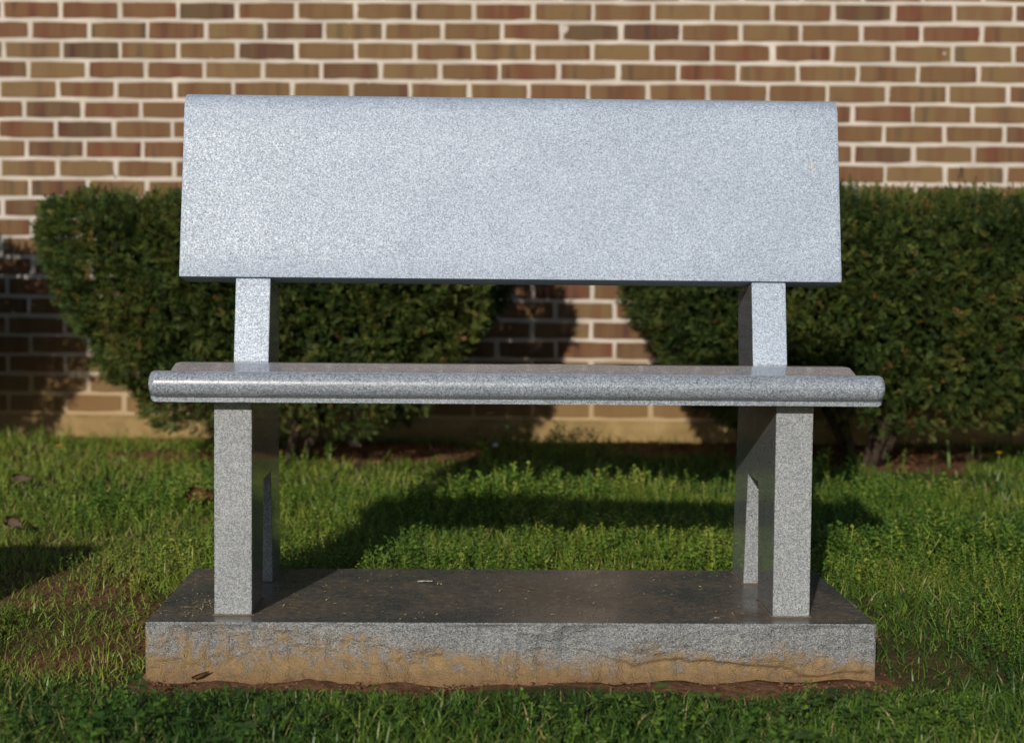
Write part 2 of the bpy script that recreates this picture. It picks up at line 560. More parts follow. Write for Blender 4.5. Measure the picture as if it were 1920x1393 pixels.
# ------------------------------------------------------------------ granite bench
bench = empty('granite_bench', (0, .25, 0))
tag(bench, 'grey granite memorial bench with a leaning backrest on a thick stone base', 'bench')
def bench_part(name, bm, mats, smooth=False):
    o = from_bm(name, bm, mats, bench, smooth)
    o.matrix_parent_inverse = Matrix.Translation((0, -.25, 0))
    return o

def extrude_x(profile, x0, x1, bevel=.002, segs=2, rings=0):
    bm = bmesh.new()
    n = len(profile)
    xs_ = [x0, x1] if not rings else [x0, x0 + rings, x0 + 2 * rings, x1 - 2 * rings, x1 - rings, x1]
    rg = [[bm.verts.new((x, y, z)) for y, z in profile] for x in xs_]
    bm.faces.new(rg[0]); bm.faces.new(rg[-1][::-1])
    for a, b in zip(rg[:-1], rg[1:]):
        for i in range(n):
            bm.faces.new((a[i], a[(i + 1) % n], b[(i + 1) % n], b[i]))
    bmesh.ops.recalc_face_normals(bm, faces=bm.faces[:])
    if bevel:
        es = [e for e in bm.edges if e.calc_face_angle(0) > .4]
        bmesh.ops.bevel(bm, geom=es, offset=bevel, segments=segs, affect='EDGES', profile=.5)
    return bm

# base: polished top, rock-pitched sides
bm = bmesh.new()
NXb, NYb, NZb = 300, 110, 64
def rock(s, z, seed):
    """outward offset of the split face at run s, height z"""
    ra = np.random.default_rng(seed)
    led = np.full_like(s, .012); p0 = -1.6
    while p0 < 1.6:
        w_ = ra.uniform(.05, .17); h_ = ra.uniform(.030, .060) if ra.random() > .25 else .018
        arc = h_ * (1 - .55 * np.abs((s - p0) / w_) ** 2.2)
        led = np.maximum(led, np.where(np.abs(s - p0) < w_ * 1.3, arc, 0))
        p0 += w_ * ra.uniform(.8, 1.5)
    led = led + .0060 * snoise(s, s * 0, seed + 1, 30, 5)
    low = 1 - sstep(-.0045, .0030, z - led)
    dep = .0075 * (1 + .8 * snoise(s, s * 0, seed + 2, 7, 2)) * low * sstep(-.15, .55, snoise(s, s * 0, seed + 6, 9, 3))
    bulge = .022 * sstep(0, .05, led - z) * low
    big = .0085 * snoise(s, z * 1.5, seed + 3, 16, 3)
    sm = .0042 * snoise(s, z, seed + 4, 90, 3) + .0014 * snoise(s, z, seed + 5, 260, 2)
    top_fade = sstep(0, .010, BH - z)
    return (bulge - dep + big + sm) * top_fade - .0012 * (1 - sstep(0, .0025, BH - z))
def side(n, P, out, seed):
    s = np.linspace(0, 1, n); z = np.concatenate([[-.06, -.02], np.linspace(-.005, BH - .004, NZb - 5), [BH - .0022, BH - .001, BH]])
    rows = []
    for zz in z:
        p = P(s); o = rock((p[:, 0] + p[:, 1] * 1.3), np.full(n, zz), seed)
        w = np.minimum(1, np.minimum(s, 1 - s) * n / 4.0)
        q = p + np.outer(o * w, out)
        rows.append([bm.verts.new((a, b, zz)) for a, b in q])
    for r0, r1 in zip(rows[:-1], rows[1:]):
        for i in range(n - 1):
            f = bm.faces.new((r0[i], r0[i + 1], r1[i + 1], r1[i])); f.material_index = 1; f.smooth = True
    return rows[-1]
cor = np.array([(-HW, 0), (HW, 0), (HW, BD), (-HW, BD)])
def seg(a, b): return lambda s: np.outer(1 - s, cor[a]) + np.outer(s, cor[b])
loop = []
for (n, a, b, out, sd_) in ((NXb, 0, 1, (0, -1), 51), (NYb, 1, 2, (1, 0), 61), (NXb // 2, 2, 3, (0, 1), 71), (NYb, 3, 0, (-1, 0), 81)):
    loop += side(n, seg(a, b), np.array(out), sd_)[:-1]
f = bm.faces.new(loop); f.material_index = 0
bmesh.ops.remove_doubles(bm, verts=bm.verts[:], dist=1e-5)
bmesh.ops.recalc_face_normals(bm, faces=bm.faces[:])
base_o = bench_part('base', bm, [M_TOP, M_SPLIT])

# two slab supports: front leg, raked rear leg and the post that carries the backrest, cut from one slab
sup = [(.0557, .1025), (.205, .1025), (.2185, .312), (.330, .314), (.362, .1025), (.500, .1025), (.452, .46), (.482, .650),
       (.3275, .6705), (.2968, .520), (.2968, .4664), (.0557, .4664)]
for x0, x1 in ((-.5048, -.4409), (.4453, .5090)):
    bm = extrude_x(sup, x0, x1, .0022)
    o = bench_part('support', bm, [M_STEEL, M_POLISH, M_SKYLIT])
    for p in o.data.polygons:
        if abs(p.normal.x) > .9: p.material_index = 1
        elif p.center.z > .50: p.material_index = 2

# brownish setting compound squeezed out under the legs
for x0, x1 in ((-.5048, -.4409), (.4453, .5090)):
    for ya, yb in ((.0557, .205), (.362, .500)):
        bm = bmesh.new(); r_ = random.Random(int(ya * 1000) + int(x0 * 100))
        P_ = []
        for (xa, y_a), (xb, y_b) in (((x0, ya), (x1, ya)), ((x1, ya), (x1, yb)), ((x1, yb), (x0, yb)), ((x0, yb), (x0, ya))):
            for k in range(10):
                t_ = k / 10; P_.append((xa + (xb - xa) * t_, y_a + (y_b - y_a) * t_))
        mx_, my_ = (x0 + x1) / 2, (ya + yb) / 2
        lo_, hi_ = [], []
        for (px_, py_) in P_:
            e_ = r_.uniform(.0012, .0042)
            dx_, dy_ = math.copysign(1, px_ - mx_) * (abs(px_ - mx_) > (x1 - x0) * .49), math.copysign(1, py_ - my_) * (abs(py_ - my_) > (yb - ya) * .49)
            lo_.append(bm.verts.new((px_ + dx_ * e_, py_ + dy_ * e_, BH + .0002)))
            hi_.append(bm.verts.new((px_ + dx_ * .0006, py_ + dy_ * .0006, BH + r_.uniform(.0012, .0034))))
        for k in range(len(P_)):
            j = (k + 1) % len(P_); bm.faces.new((lo_[k], lo_[j], hi_[j], hi_[k])).smooth = True
        bench_part('setting_compound', bm, M_COMPOUND)

# seat: bull-nosed front, dished top
SX0, SX1 = -.604, .6165
prof = [(.2945, .4672), (.2945, .519)]
for y, z in ((.275, .5192), (.2545, .5190), (.2515, .5184), (.225, .5131), (.195, .5071), (.180, .5050), (.150, .5032), (.120, .5026), (.090, .5044), (.062, .5086), (.040, .5138), (.024, .5178)):
    prof.append((y, z))
for k in range(0, 13):
    a = math.radians(90 + k * 15)
    prof.append((.0100 + .0215 * math.cos(a), .4975 + .0215 * math.sin(a)))
prof += [(.0100, .4672)]
bm = bmesh.new()
cy = sum(p[0] for p in prof) / len(prof); cz = .497
n = len(prof)
rings = []
def inset(d):
    out = []
    for (y, z) in prof:
        k = 1.0
        yy = y + math.copysign(min(d, abs(y - .15)), .15 - y) * (1 if abs(y - .15) > .12 else .0) * (1 if y < .05 else .3)
        zz = z + math.copysign(min(d * (1 if y < .04 else .3), abs(z - .497)), .497 - z)
        out.append((yy, zz))
    return out
for x, d in ((SX0, .009), (SX0 + .0012, .005), (SX0 + .004, .002), (SX0 + .009, 0), (SX0 + .013, 0), (SX0 + .017, 0), (SX1 - .017, 0), (SX1 - .013, 0), (SX1 - .009, 0), (SX1 - .004, .002), (SX1 - .0012, .005), (SX1, .009)):
    rings.append([bm.verts.new((x, y, z)) for y, z in inset(d)])
for r0, r1 in zip(rings[:-1], rings[1:]):
    for i in range(n):
        f = bm.faces.new((r0[i], r0[(i + 1) % n], r1[(i + 1) % n], r1[i]))
        f.smooth = True
bm.faces.new(rings[0]); bm.faces.new(rings[-1])
bmesh.ops.recalc_face_normals(bm, faces=bm.faces[:])
for e in bm.edges:
    if e.calc_face_angle(0) > .6: e.smooth = False
bench_part('seat', bm, M_SEAT)

# backrest: leaning slab with a rolled top
LEAN = math.tan(math.radians(11.6))
z0, y0, T = .6725, .3275, .078
fy = lambda z: y0 + LEAN * (z - z0)
R = .036
ztop = 1.0135
cyT, czT = fy(ztop - R) + R * .98, ztop - R
prof = [(y0 + T, z0 - .0105), (y0, z0)]
for z in (.75, .85, .93): prof.append((fy(z), z))
for k in range(0, 13):
    a = math.radians(180 + 11.6 - 25 - k * (165 - 0) / 12)
    prof.append((cyT + R * math.cos(a), czT + R * math.sin(a)))
prof.append((fy(czT - .03) + T, czT - .03))
bm = extrude_x(prof, -.6085, .6135, 0, rings=.006)
es = [e for e in bm.edges if (abs(e.verts[0].co.x - e.verts[1].co.x) < 1e-6 and (e.verts[0].co.x < -.607 or e.verts[0].co.x > .612)) or abs(e.verts[0].co.z - z0) < .012 and abs(e.verts[1].co.z - z0) < .012]
bmesh.ops.bevel(bm, geom=es, offset=.0018, segments=2, affect='EDGES', profile=.5)
for f in bm.faces:
    if abs(f.normal.x) < .5: f.smooth = True
for e in bm.edges:
    if e.calc_face_angle(0) > .5: e.smooth = False
back_o = bench_part('backrest', bm, M_SKYLIT)
# a dried dropping near the right end of the backrest
bm = bmesh.new()
for (cx, cz_, rx, rz) in ((.5628, .8895, .0016, .0058), (.5610, .8965, .0011, .0030), (.5640, .8790, .0008, .0040)):
    r_ = random.Random(int(cz_ * 9999))
    ring = []
    for a in range(9):
        t = a * 6.283 / 9; zz = cz_ + rz * math.sin(t) * r_.uniform(.75, 1.2)
        ring.append(bm.verts.new((cx + rx * math.cos(t) * r_.uniform(.7, 1.3), fy(zz) - .0003, zz)))
    top = bm.verts.new((cx, fy(cz_) - .0018, cz_))
    for a in range(9): bm.faces.new((ring[a], ring[(a + 1) % 9], top))
o = bench_part('dropping', bm, M_DROP)

# ------------------------------------------------------------------ yew shrubs
def needle_sprig(n=13, L=.029, seed=0):
    r = np.random.default_rng(seed)
    v = []; f = []
    for i in range(n):
        t = .12 + .88 * i / (n - 1)
        s = 1 if i % 2 else -1
        l = (.0112 - .0045 * t) * r.uniform(.8, 1.25); w = .0016
        ang = math.radians(58 - 30 * t) * s + r.uniform(-.15, .15)
        lift = r.uniform(-.1, .55)
        p = np.array([t * L, 0, .006 * math.sin(t * 3)])
        d = np.array([math.cos(ang), math.sin(ang), lift]); d /= np.linalg.norm(d)
        sd2 = np.array([-d[1], d[0], 0]); sd2 /= np.linalg.norm(sd2)
        k = len(v)
        v += [p, p + d * l * .5 + sd2 * w, p + d * l, p + d * l * .5 - sd2 * w]
        f.append((k, k + 1, k + 2, k + 3))
    return np.array(v), np.array(f)

HWZ = np.array([(.14, .20), (.22, .33), (.32, .455), (.39, .51), (.50, .590), (.63, .652), (.75, .682), (.82, .700), (.862, .690), (.882, .665), (.902, .58)])
ENV_W = 0.0
def env_half(z): return np.interp(z, HWZ[:, 0], HWZ[:, 1]) + ENV_W
def rot_mats(d, up_ang, r):
    """frames with X along d, spun by up_ang"""
    a = np.where(np.abs(d[:, 2:3]) < .9, np.array([[0, 0, 1.]]), np.array([[1., 0, 0]]))
    y = np.cross(a, d); y /= np.linalg.norm(y, axis=1, keepdims=True)
    z = np.cross(d, y)
    c, s = np.cos(up_ang)[:, None], np.sin(up_ang)[:, None]
    y2 = y * c + z * s; z2 = -y * s + z * c
    return np.stack([d, y2, z2], -1)

def yew_mesh(seed, n=21000):
    r = np.random.default_rng(seed)
    # sample envelope: sides by (angle, height), plus the flat top
    ns = int(n * .78); nt = n - ns
    th = r.uniform(0, 2 * math.pi, ns)
    # more on the side that faces the lawn
    th = np.where(r.random(ns) < .45, r.uniform(math.pi, 2 * math.pi, ns), th)
    z = .21 + (.88 - .21) * r.random(ns) ** .75
    hw = env_half(z); hd = hw * .76
    e = 2.6
    k = (np.abs(np.cos(th)) ** e + np.abs(np.sin(th)) ** e) ** (-1 / e)
    px, py = hw * k * np.cos(th), hd * k * np.sin(th)
    nrm = np.stack([np.cos(th) * .75, np.sin(th) * 1.1, -.30 + .5 * sstep(.5, .95, z)], -1)
    th2 = r.uniform(0, 2 * math.pi, nt); rad = np.sqrt(r.random(nt))
    k2 = (np.abs(np.cos(th2)) ** e + np.abs(np.sin(th2)) ** e) ** (-1 / e)
    tx, ty = (.69 + ENV_W) * rad * k2 * np.cos(th2), .51 * rad * k2 * np.sin(th2)
    tz = np.full(nt, .886) - .03 * rad ** 6
    P = np.concatenate([np.stack([px, py, z], -1), np.stack([tx, ty, tz], -1)])
    N = np.concatenate([nrm, np.tile([[0, 0, 1.]], (nt, 1))])
    N /= np.linalg.norm(N, axis=1, keepdims=True)
    # lumpy surface: clumps stand out, pockets lie deep
    lum = snoise(P[:, 0] + P[:, 1] * .7, P[:, 2] + P[:, 1] * .4, seed, 24, 3)
    depth = r.exponential(.019, n) - .006 + .042 * (0.35 - lum)
    depth = np.clip(depth, -.014, .16)
    P = P - N * depth[:, None]
    # shoots that escaped the shears on top
    esc = r.random(n) < .03
    P[esc & (N[:, 2] > .9), 2] += r.uniform(.015, .05, (esc & (N[:, 2] > .9)).sum())
    hang = (np.arange(n) < ns) & (P[:, 2] < .33)
    D = N + r.normal(0, .55, (n, 3)) + np.array([0, 0, .35])
    D[hang, 2] -= .55
    D /= np.linalg.norm(D, axis=1, keepdims=True)
    R3 = rot_mats(D, r.uniform(0, 6.28, n), r)
    S = r.uniform(.75, 1.35, n)
    tone = np.clip(.42 + .30 * snoise(P[:, 0] * 1.3, P[:, 2] * 1.3 + P[:, 1], seed + 5, 13, 3) + r.normal(0, .22, n), 0, .94)
    tone[r.random(n) < .012] = .99
    V, F, T = [], [], []
    base = 0
    for k in range(5):
        sv, sf = needle_sprig(13, .029, seed * 10 + k)
        sel = np.arange(n) % 5 == k
        W = np.einsum('nij,vj->nvi', R3[sel] * S[sel][:, None, None], sv) + P[sel][:, None, :]
        m = sel.sum(); nv = len(sv)
        V.append(W.reshape(-1, 3))
        F.append((sf[None] + (np.arange(m) * nv)[:, None, None] + base).reshape(-1, 4))
        T.append(np.repeat(tone[sel], nv) + r.normal(0, .03, m * nv))
        base += m * nv
    # old inner foliage: broader flat sprays that close the view through the shrub
    ni = 14000
    z = r.uniform(.29, .84, ni); hw = env_half(z) * .86; hd = hw * .74
    th = r.uniform(0, 6.283, ni); rad = r.random(ni) ** .35
    Q = np.stack([hw * rad * np.cos(th), hd * rad * np.sin(th), z], -1)
    d = r.normal(0, 1, (ni, 3)); d /= np.linalg.norm(d, axis=1, keepdims=True)
    R4 = rot_mats(d, r.uniform(0, 6.28, ni), r)
    qv = np.array([(-.021, 0, 0), (0, -.010, .002), (.021, 0, 0), (0, .010, .002)])
    W = np.einsum('nij,vj->nvi', R4, qv) + Q[:, None, :]
    V.append(W.reshape(-1, 3))
    F.append((np.array([[0, 1, 2, 3]])[None] + (np.arange(ni) * 4)[:, None, None] + base).reshape(-1, 4))
    T.append(np.repeat(r.uniform(.1, .5, ni), 4))
    return np_mesh('crown', np.concatenate(V), [np.concatenate(F)], {'tone': np.clip(np.concatenate(T), 0, 1)})

def tube(bm, pts, rads, n=7):
    rings = []
    for i, (p, r) in enumerate(zip(pts, rads)):
        p = Vector(p)
        d = (Vector(pts[min(i + 1, len(pts) - 1)]) - Vector(pts[max(i - 1, 0)])).normalized()
        a = d.orthogonal().normalized(); b = d.cross(a)
        rings.append([bm.verts.new(p + (a * math.cos(t * 6.283 / n) + b * math.sin(t * 6.283 / n)) * r) for t in range(n)])
    for r0, r1 in zip(rings[:-1], rings[1:]):
        for i in range(n):
            f = bm.faces.new((r0[i], r0[(i + 1) % n], r1[(i + 1) % n], r1[i])); f.smooth = True
    bm.faces.new(rings[-1]); bm.faces.new(rings[0][::-1])

def shrub(x, y, crown_me, label, seed, rz=0.0, dz=0.0):
    t = empty('yew_shrub', (x, y, .085), rz)
    tag(t, label, 'shrub', 'trimmed yew shrubs along the brick wall')
    o = link_mesh('crown', crown_me, M_YEW, t)
    o.location = (0, 0, -.085 + dz)
    r = random.Random(seed)
    for k in range(5):
        a = k * 1.26 + r.uniform(-.3, .3)
        bm = bmesh.new()
        p = [(.02 * math.cos(a), .02 * math.sin(a), -.03)]
        for s in range(1, 6):
            p.append((p[-1][0] + .07 * math.cos(a) * r.uniform(.6, 1.2), p[-1][1] + .045 * math.sin(a) * r.uniform(.6, 1.2), -.03 + s * .13))
        tube(bm, p, [.017, .015, .013, .010, .007, .004])
        from_bm('stem', bm, M_BARK, t)
    return t

crown_a = yew_mesh(101)
ENV_W = .085
crown_b = yew_mesh(202, 23000)
shrub(-.635, 2.33, crown_a, 'dark green trimmed yew shrub behind the left half of the bench', 1)
shrub(1.135, 2.33, crown_b, 'dark green trimmed yew shrub at the right, its right end cut off by the frame', 2, 0, .02)
shrub(-2.27, 2.44, crown_a, 'trimmed yew shrub beyond the left edge of the picture, shading the wall', 3, math.pi)
shrub(2.98, 2.30, crown_a, 'trimmed yew shrub beyond the right edge of the picture', 4, math.pi)

# ------------------------------------------------------------------ turf
def scatter(n, x0, x1, y0, y1, dens):
    x = rng.uniform(x0, x1, n); y = rng.uniform(y0, y1, n)
    k = rng.random(n) < dens(x, y)
    return x[k], y[k]

def clear_of_base(x, y, m=.006):
    return ~((np.abs(x) < HW + m) & (y > -m - .004) & (y < BD + m))

def wall_front(x): return WALL_Y - x * math.tan(WALL_A) - .02

def blades(x, y, h, w, tone, lean):
    n = len(x)
    z = ground_h(x, y) - .004
    a = rng.uniform(0, 2 * math.pi, n)
    d = np.stack([np.cos(a), np.sin(a)], -1)
    fa = a + math.pi / 2 + rng.normal(0, .7, n)
    s = np.stack([np.cos(fa), np.sin(fa)], -1)
    ts = (0, .38, .72, 1.0); ws = (1, .92, .6, 0)
    V = np.zeros((n, 7, 3))
    for i, (t, wk) in enumerate(zip(ts, ws)):
        cx = x + d[:, 0] * lean * h * t ** 1.8
        cy_ = y + d[:, 1] * lean * h * t ** 1.8
        cz_ = z + h * (t - .30 * np.clip(lean, 0, 1.3) * t ** 2.2)
        if i < 3:
            V[:, 2 * i] = np.stack([cx - s[:, 0] * w * wk / 2, cy_ - s[:, 1] * w * wk / 2, cz_], -1)
            V[:, 2 * i + 1] = np.stack([cx + s[:, 0] * w * wk / 2, cy_ + s[:, 1] * w * wk / 2, cz_], -1)
        else:
            V[:, 6] = np.stack([cx, cy_, cz_], -1)
    b = (np.arange(n) * 7)[:, None]
    Q = np.concatenate([b + np.array([[0, 1, 3, 2]]), b + np.array([[2, 3, 5, 4]])])
    T = b + np.array([[4, 5, 6]])
    return V.reshape(-1, 3), Q, T, np.repeat(tone, 7)

class Acc:
    def __init__(s): s.v = []; s.q = []; s.t = []; s.a = []; s.n = 0
    def add(s, v, q, t, a):
        s.v.append(v); s.a.append(a)
        if len(q): s.q.append(q + s.n)
        if len(t): s.t.append(t + s.n)
        s.n += len(v)
    def build(s, name, mat):
        faces = [np.concatenate(k) for k in (s.q, s.t) if k]
        return link_mesh(name, np_mesh(name, np.concatenate(s.v), faces, {'tone': np.clip(np.concatenate(s.a), 0, 1)}), mat)

G = Acc()
def add_blades(n, box, dens, hr, wr, tone, lean):
    x, y = scatter(n, *box, lambda x, y: dens(x, y) * (1 - np.clip(bare_f(x, y) * 1.25, 0, .97)) * clear_of_base(x, y) * (y < wall_front(x)))
    m = len(x)
    hh = rng.uniform(*hr, m) * (1 + .25 * snoise(x, y, 77, 8, 2))
    hh = np.where((y < 0) & (np.abs(x) < .72), np.minimum(hh, .016 + .20 * np.clip(-y - .07, 0, 1)), hh)
    tn = tone(x, y) + rng.normal(0, .13, m)
    dry = rng.random(m) < .05 + .24 * sstep(-.3, .6, snoise(x, y, 55, 4.5, 3)) * sstep(-.5, -.7, x) * (y < 1.4)
    tn = np.where(dry, rng.uniform(.86, 1.0, m), np.clip(tn, 0, .84))
    G.add(*blades(x, y, hh, rng.uniform(*wr, m), tn, rng.uniform(*lean, m)))
patch = lambda x, y: .5 + .5 * snoise(x, y, 66, 6, 3)
one = lambda x, y: np.ones_like(x)
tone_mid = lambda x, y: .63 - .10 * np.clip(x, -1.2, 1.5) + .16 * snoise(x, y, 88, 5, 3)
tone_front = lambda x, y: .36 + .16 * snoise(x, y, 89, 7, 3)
# foreground: longer, darker lawn grass
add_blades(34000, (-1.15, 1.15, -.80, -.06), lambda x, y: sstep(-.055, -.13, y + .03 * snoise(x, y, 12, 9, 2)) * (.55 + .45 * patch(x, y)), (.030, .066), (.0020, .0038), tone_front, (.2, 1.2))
# beside the base
add_blades(26000, (-1.5, -HW, -.12, 1.2), lambda x, y: .45 + .55 * patch(x, y), (.014, .033), (.0016, .0030), tone_mid, (.3, 1.4))
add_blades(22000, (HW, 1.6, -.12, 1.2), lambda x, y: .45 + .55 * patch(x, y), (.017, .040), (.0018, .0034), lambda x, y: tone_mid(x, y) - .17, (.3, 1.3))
# behind the base
add_blades(22000, (-.85, .85, .50, 1.5), lambda x, y: .5 + .5 * patch(x, y), (.025, .055), (.0018, .0034), tone_mid, (.2, 1.1))
# towards the wall
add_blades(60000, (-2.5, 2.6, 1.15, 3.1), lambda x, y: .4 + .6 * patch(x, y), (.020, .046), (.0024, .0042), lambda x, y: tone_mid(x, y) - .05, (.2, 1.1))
# lawn beyond the frame
add_blades(30000, (-4.5, 4.5, -2.4, -.7), one, (.03, .07), (.004, .007), tone_front, (.2, 1.2))
add_blades(14000, (-4.5, -1.45, -.75, 3.2), one, (.03, .06), (.004, .007), tone_mid, (.2, 1.2))
add_blades(14000, (1.55, 4.5, -.75, 3.2), one, (.03, .06), (.004, .007), tone_mid, (.2, 1.2))
grass = G.build('lawn_grass', M_GRASS)
tag(grass, 'green lawn grass growing around the bench up to the wall', 'grass', None, 'stuff')

# small-leaved weeds and clover
def weed_sprig(seed, leaves=11, H=.05):
    r = np.random.default_rng(seed)
    v = []; q = []
    bend = r.uniform(-.25, .25, 2)
    def stem(t): return np.array([bend[0] * H * t * t, bend[1] * H * t * t, H * t])
    v += [stem(0) + [.0008, 0, 0], stem(0) - [.0008, 0, 0], stem(1) - [.0005, 0, 0], stem(1) + [.0005, 0, 0]]
    q.append((0, 1, 2, 3))
    for i in range(leaves):
        t = .25 + .75 * (i / (leaves - 1)) ** .7
        a = i * 2.4 + r.uniform(-.4, .4)
        l = r.uniform(.006, .011) * (1.15 - .35 * t); w = l * .42
        up = r.uniform(-.1, .5) + .5 * t
        d = np.array([math.cos(a), math.sin(a), up]); d /= np.linalg.norm(d)
        s = np.array([-math.sin(a), math.cos(a), 0])
        nn = np.cross(d, s)
        p = stem(t)
        k = len(v)
        v += [p, p + d * l * .55 + s * w + nn * -.001, p + d * l, p + d * l * .55 - s * w + nn * -.001]
        q.append((k, k + 1, k + 2, k + 3))
    return np.array(v), np.array(q)
def clover_sprig(seed, H=.04):
    r = np.random.default_rng(seed)
    v = [np.array([.0006, 0, 0]), np.array([-.0006, 0, 0]), np.array([-.0005, 0, H]), np.array([.0005, 0, H])]; q = [(0, 1, 2, 3)]
    for i in range(3):
        a = i * 2.094 + r.uniform(-.2, .2)
        l = r.uniform(.009, .014); w = l * .55
        d = np.array([math.cos(a), math.sin(a), r.uniform(-.15, .3)]); s = np.array([-math.sin(a), math.cos(a), 0])
        p = np.array([0, 0, H])
        k = len(v)
        v += [p, p + d * l * .5 + s * w * .85, p + d * l * .92 + s * w * .6, p + d * l * .95 - s * w * .6, p + d * l * .5 - s * w * .85]
        q += [(k, k + 1, k + 2, k + 3), (k, k + 3, k + 4, k + 4)]
    return np.array(v), np.array(q)
Wd = Acc()
def feather(x, y, box):
    w = .10 * snoise(x, y, 5, 6, 3)
    d = np.minimum(np.minimum(x - box[0], box[1] - x), np.minimum(np.where(box[2] > .4, 9, y - box[2]), box[3] - y)) + w
    return sstep(-.02, .34, d)
def add_sprigs(n, box, dens, sc, tone, kind='weed'):
    x, y = scatter(n, *box, lambda x, y: dens(x, y) * (feather(x, y, box) if box[3] > 0 else 1) * (1 - np.clip(bare_f(x, y) * 1.15, 0, .985)) * clear_of_base(x, y, .012) * (y < wall_front(x) - .02))
    m = len(x)
    P = np.stack([x, y, ground_h(x, y) - .003], -1)
    a = rng.uniform(0, 6.283, m); tx = rng.normal(0, .22, m); ty = rng.normal(0, .22, m)
    S = rng.uniform(*sc, m) * (1 + .55 * snoise(x, y, 99, 7, 3)) * rng.choice([.7, 1.0, 1.0, 1.25], m)
    c, s_ = np.cos(a), np.sin(a); Z0 = np.zeros(m); O = np.ones(m)
    Rz = np.stack([np.stack([c, -s_, Z0], -1), np.stack([s_, c, Z0], -1), np.stack([Z0, Z0, O], -1)], 1)
    Sh = np.stack([np.stack([O, Z0, tx], -1), np.stack([Z0, O, ty], -1), np.stack([Z0, Z0, O], -1)], 1)
    RR = np.einsum('nij,njk->nik', Sh, Rz) * S[:, None, None]
    tn = tone(x, y) + rng.normal(0, .14, m)
    for k in range(6):
        sv, sf = (weed_sprig(k + 40) if kind == 'weed' else clover_sprig(k + 60))
        sel = np.arange(m) % 6 == k
        mm_ = int(sel.sum())
        if not mm_: continue
        W = np.einsum('nij,vj->nvi', RR[sel], sv) + P[sel][:, None, :]
        off = (np.arange(mm_) * len(sv))[:, None, None]
        quads = sf[sf[:, 2] != sf[:, 3]]; tris = sf[sf[:, 2] == sf[:, 3]][:, :3]
        Q = (quads[None] + off).reshape(-1, 4)
        T = (tris[None] + off).reshape(-1, 3) if len(tris) else np.zeros((0, 3), int)
        Wd.add(W.reshape(-1, 3), Q, T, np.repeat(tn[sel], len(sv)) + rng.normal(0, .05, mm_ * len(sv)))
wt = lambda x, y: .66 + .18 * snoise(x, y, 44, 6, 3)
add_sprigs(15000, (-1.0, 1.35, .50, 1.75), lambda x, y: .35 + .65 * patch(x, y), (.5, 1.1), lambda x, y: wt(x, y) + .02)
add_sprigs(7500, (-1.5, -HW, -.05, 1.4), lambda x, y: .35 + .65 * patch(x, y), (.28, .66), wt)
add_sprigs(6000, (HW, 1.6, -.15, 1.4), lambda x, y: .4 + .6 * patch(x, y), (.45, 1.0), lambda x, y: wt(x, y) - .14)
add_sprigs(9000, (-2.4, 2.5, 1.25, 3.0), lambda x, y: .15 + .7 * patch(x, y) ** 2, (.6, 1.2), wt)
add_sprigs(2600, (-1.2, 1.2, -.7, -.20), lambda x, y: .3 + .7 * sstep(.55, .8, patch(x, y)), (.5, 1.0), lambda x, y: wt(x, y) - .20)
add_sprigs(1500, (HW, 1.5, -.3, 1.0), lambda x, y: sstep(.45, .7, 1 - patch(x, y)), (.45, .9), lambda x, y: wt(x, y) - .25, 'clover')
add_sprigs(2200, (-1.2, 1.2, -.6, -.20), lambda x, y: .25 + .75 * sstep(.5, .75, patch(x + 2, y)), (.45, .95), lambda x, y: wt(x, y) - .24, 'clover')
add_sprigs(900, (-1.4, -HW, -.2, .8), lambda x, y: sstep(.5, .7, patch(x + 5, y)), (.6, 1.2), lambda x, y: wt(x, y) - .2, 'clover')
weeds = Wd.build('clover_and_weeds', M_WEED)
tag(weeds, 'small leaved clover and weeds mixed into the lawn around the base', 'weeds', None, 'stuff')

# ------------------------------------------------------------------ loose soil, litter, clippings
def lump_field(name, mat, pts, rads, seed):
    r = np.random.default_rng(seed)
    ico = bmesh.new(); bmesh.ops.create_icosphere(ico, subdivisions=1, radius=1)
    iv = np.array([v.co[:] for v in ico.verts]); ifc = np.array([[v.index for v in f.verts] for f in ico.faces]); ico.free()
    V, F = [], []
    for k, (p, ra) in enumerate(zip(pts, rads)):
        V.append(iv * ra * r.uniform(.35, 1.4, (len(iv), 1)) * np.array([1, 1, .7]) + p)
        F.append(ifc + k * len(iv))
    return link_mesh(name, np_mesh(name, np.concatenate(V), [np.concatenate(F)]), mat)
n = 650
x = rng.uniform(-.61, .62, n); y = -np.abs(rng.normal(.012, .035, n)) - .006
k = rng.random(n) < .35 + .65 * sstep(-.1, .4, snoise(x, y, 15, 7, 2))
x, y = x[k], y[k]
x2 = HW + np.abs(rng.normal(.02, .04, 60)) + .01; y2 = rng.uniform(0, .45, 60)
x = np.concatenate([x, x2]); y = np.concatenate([y, y2])
rad = np.minimum(rng.gamma(1.6, .0011, len(x)) + .0008, .0046)
clods = lump_field('soil_crumbs', M_CLOD, np.stack([x, y, ground_h(x, y) + rad * .3], -1), rad, 5)
tag(clods, 'loose reddish soil crumbs along the foot of the stone base', 'soil', None, 'stuff')

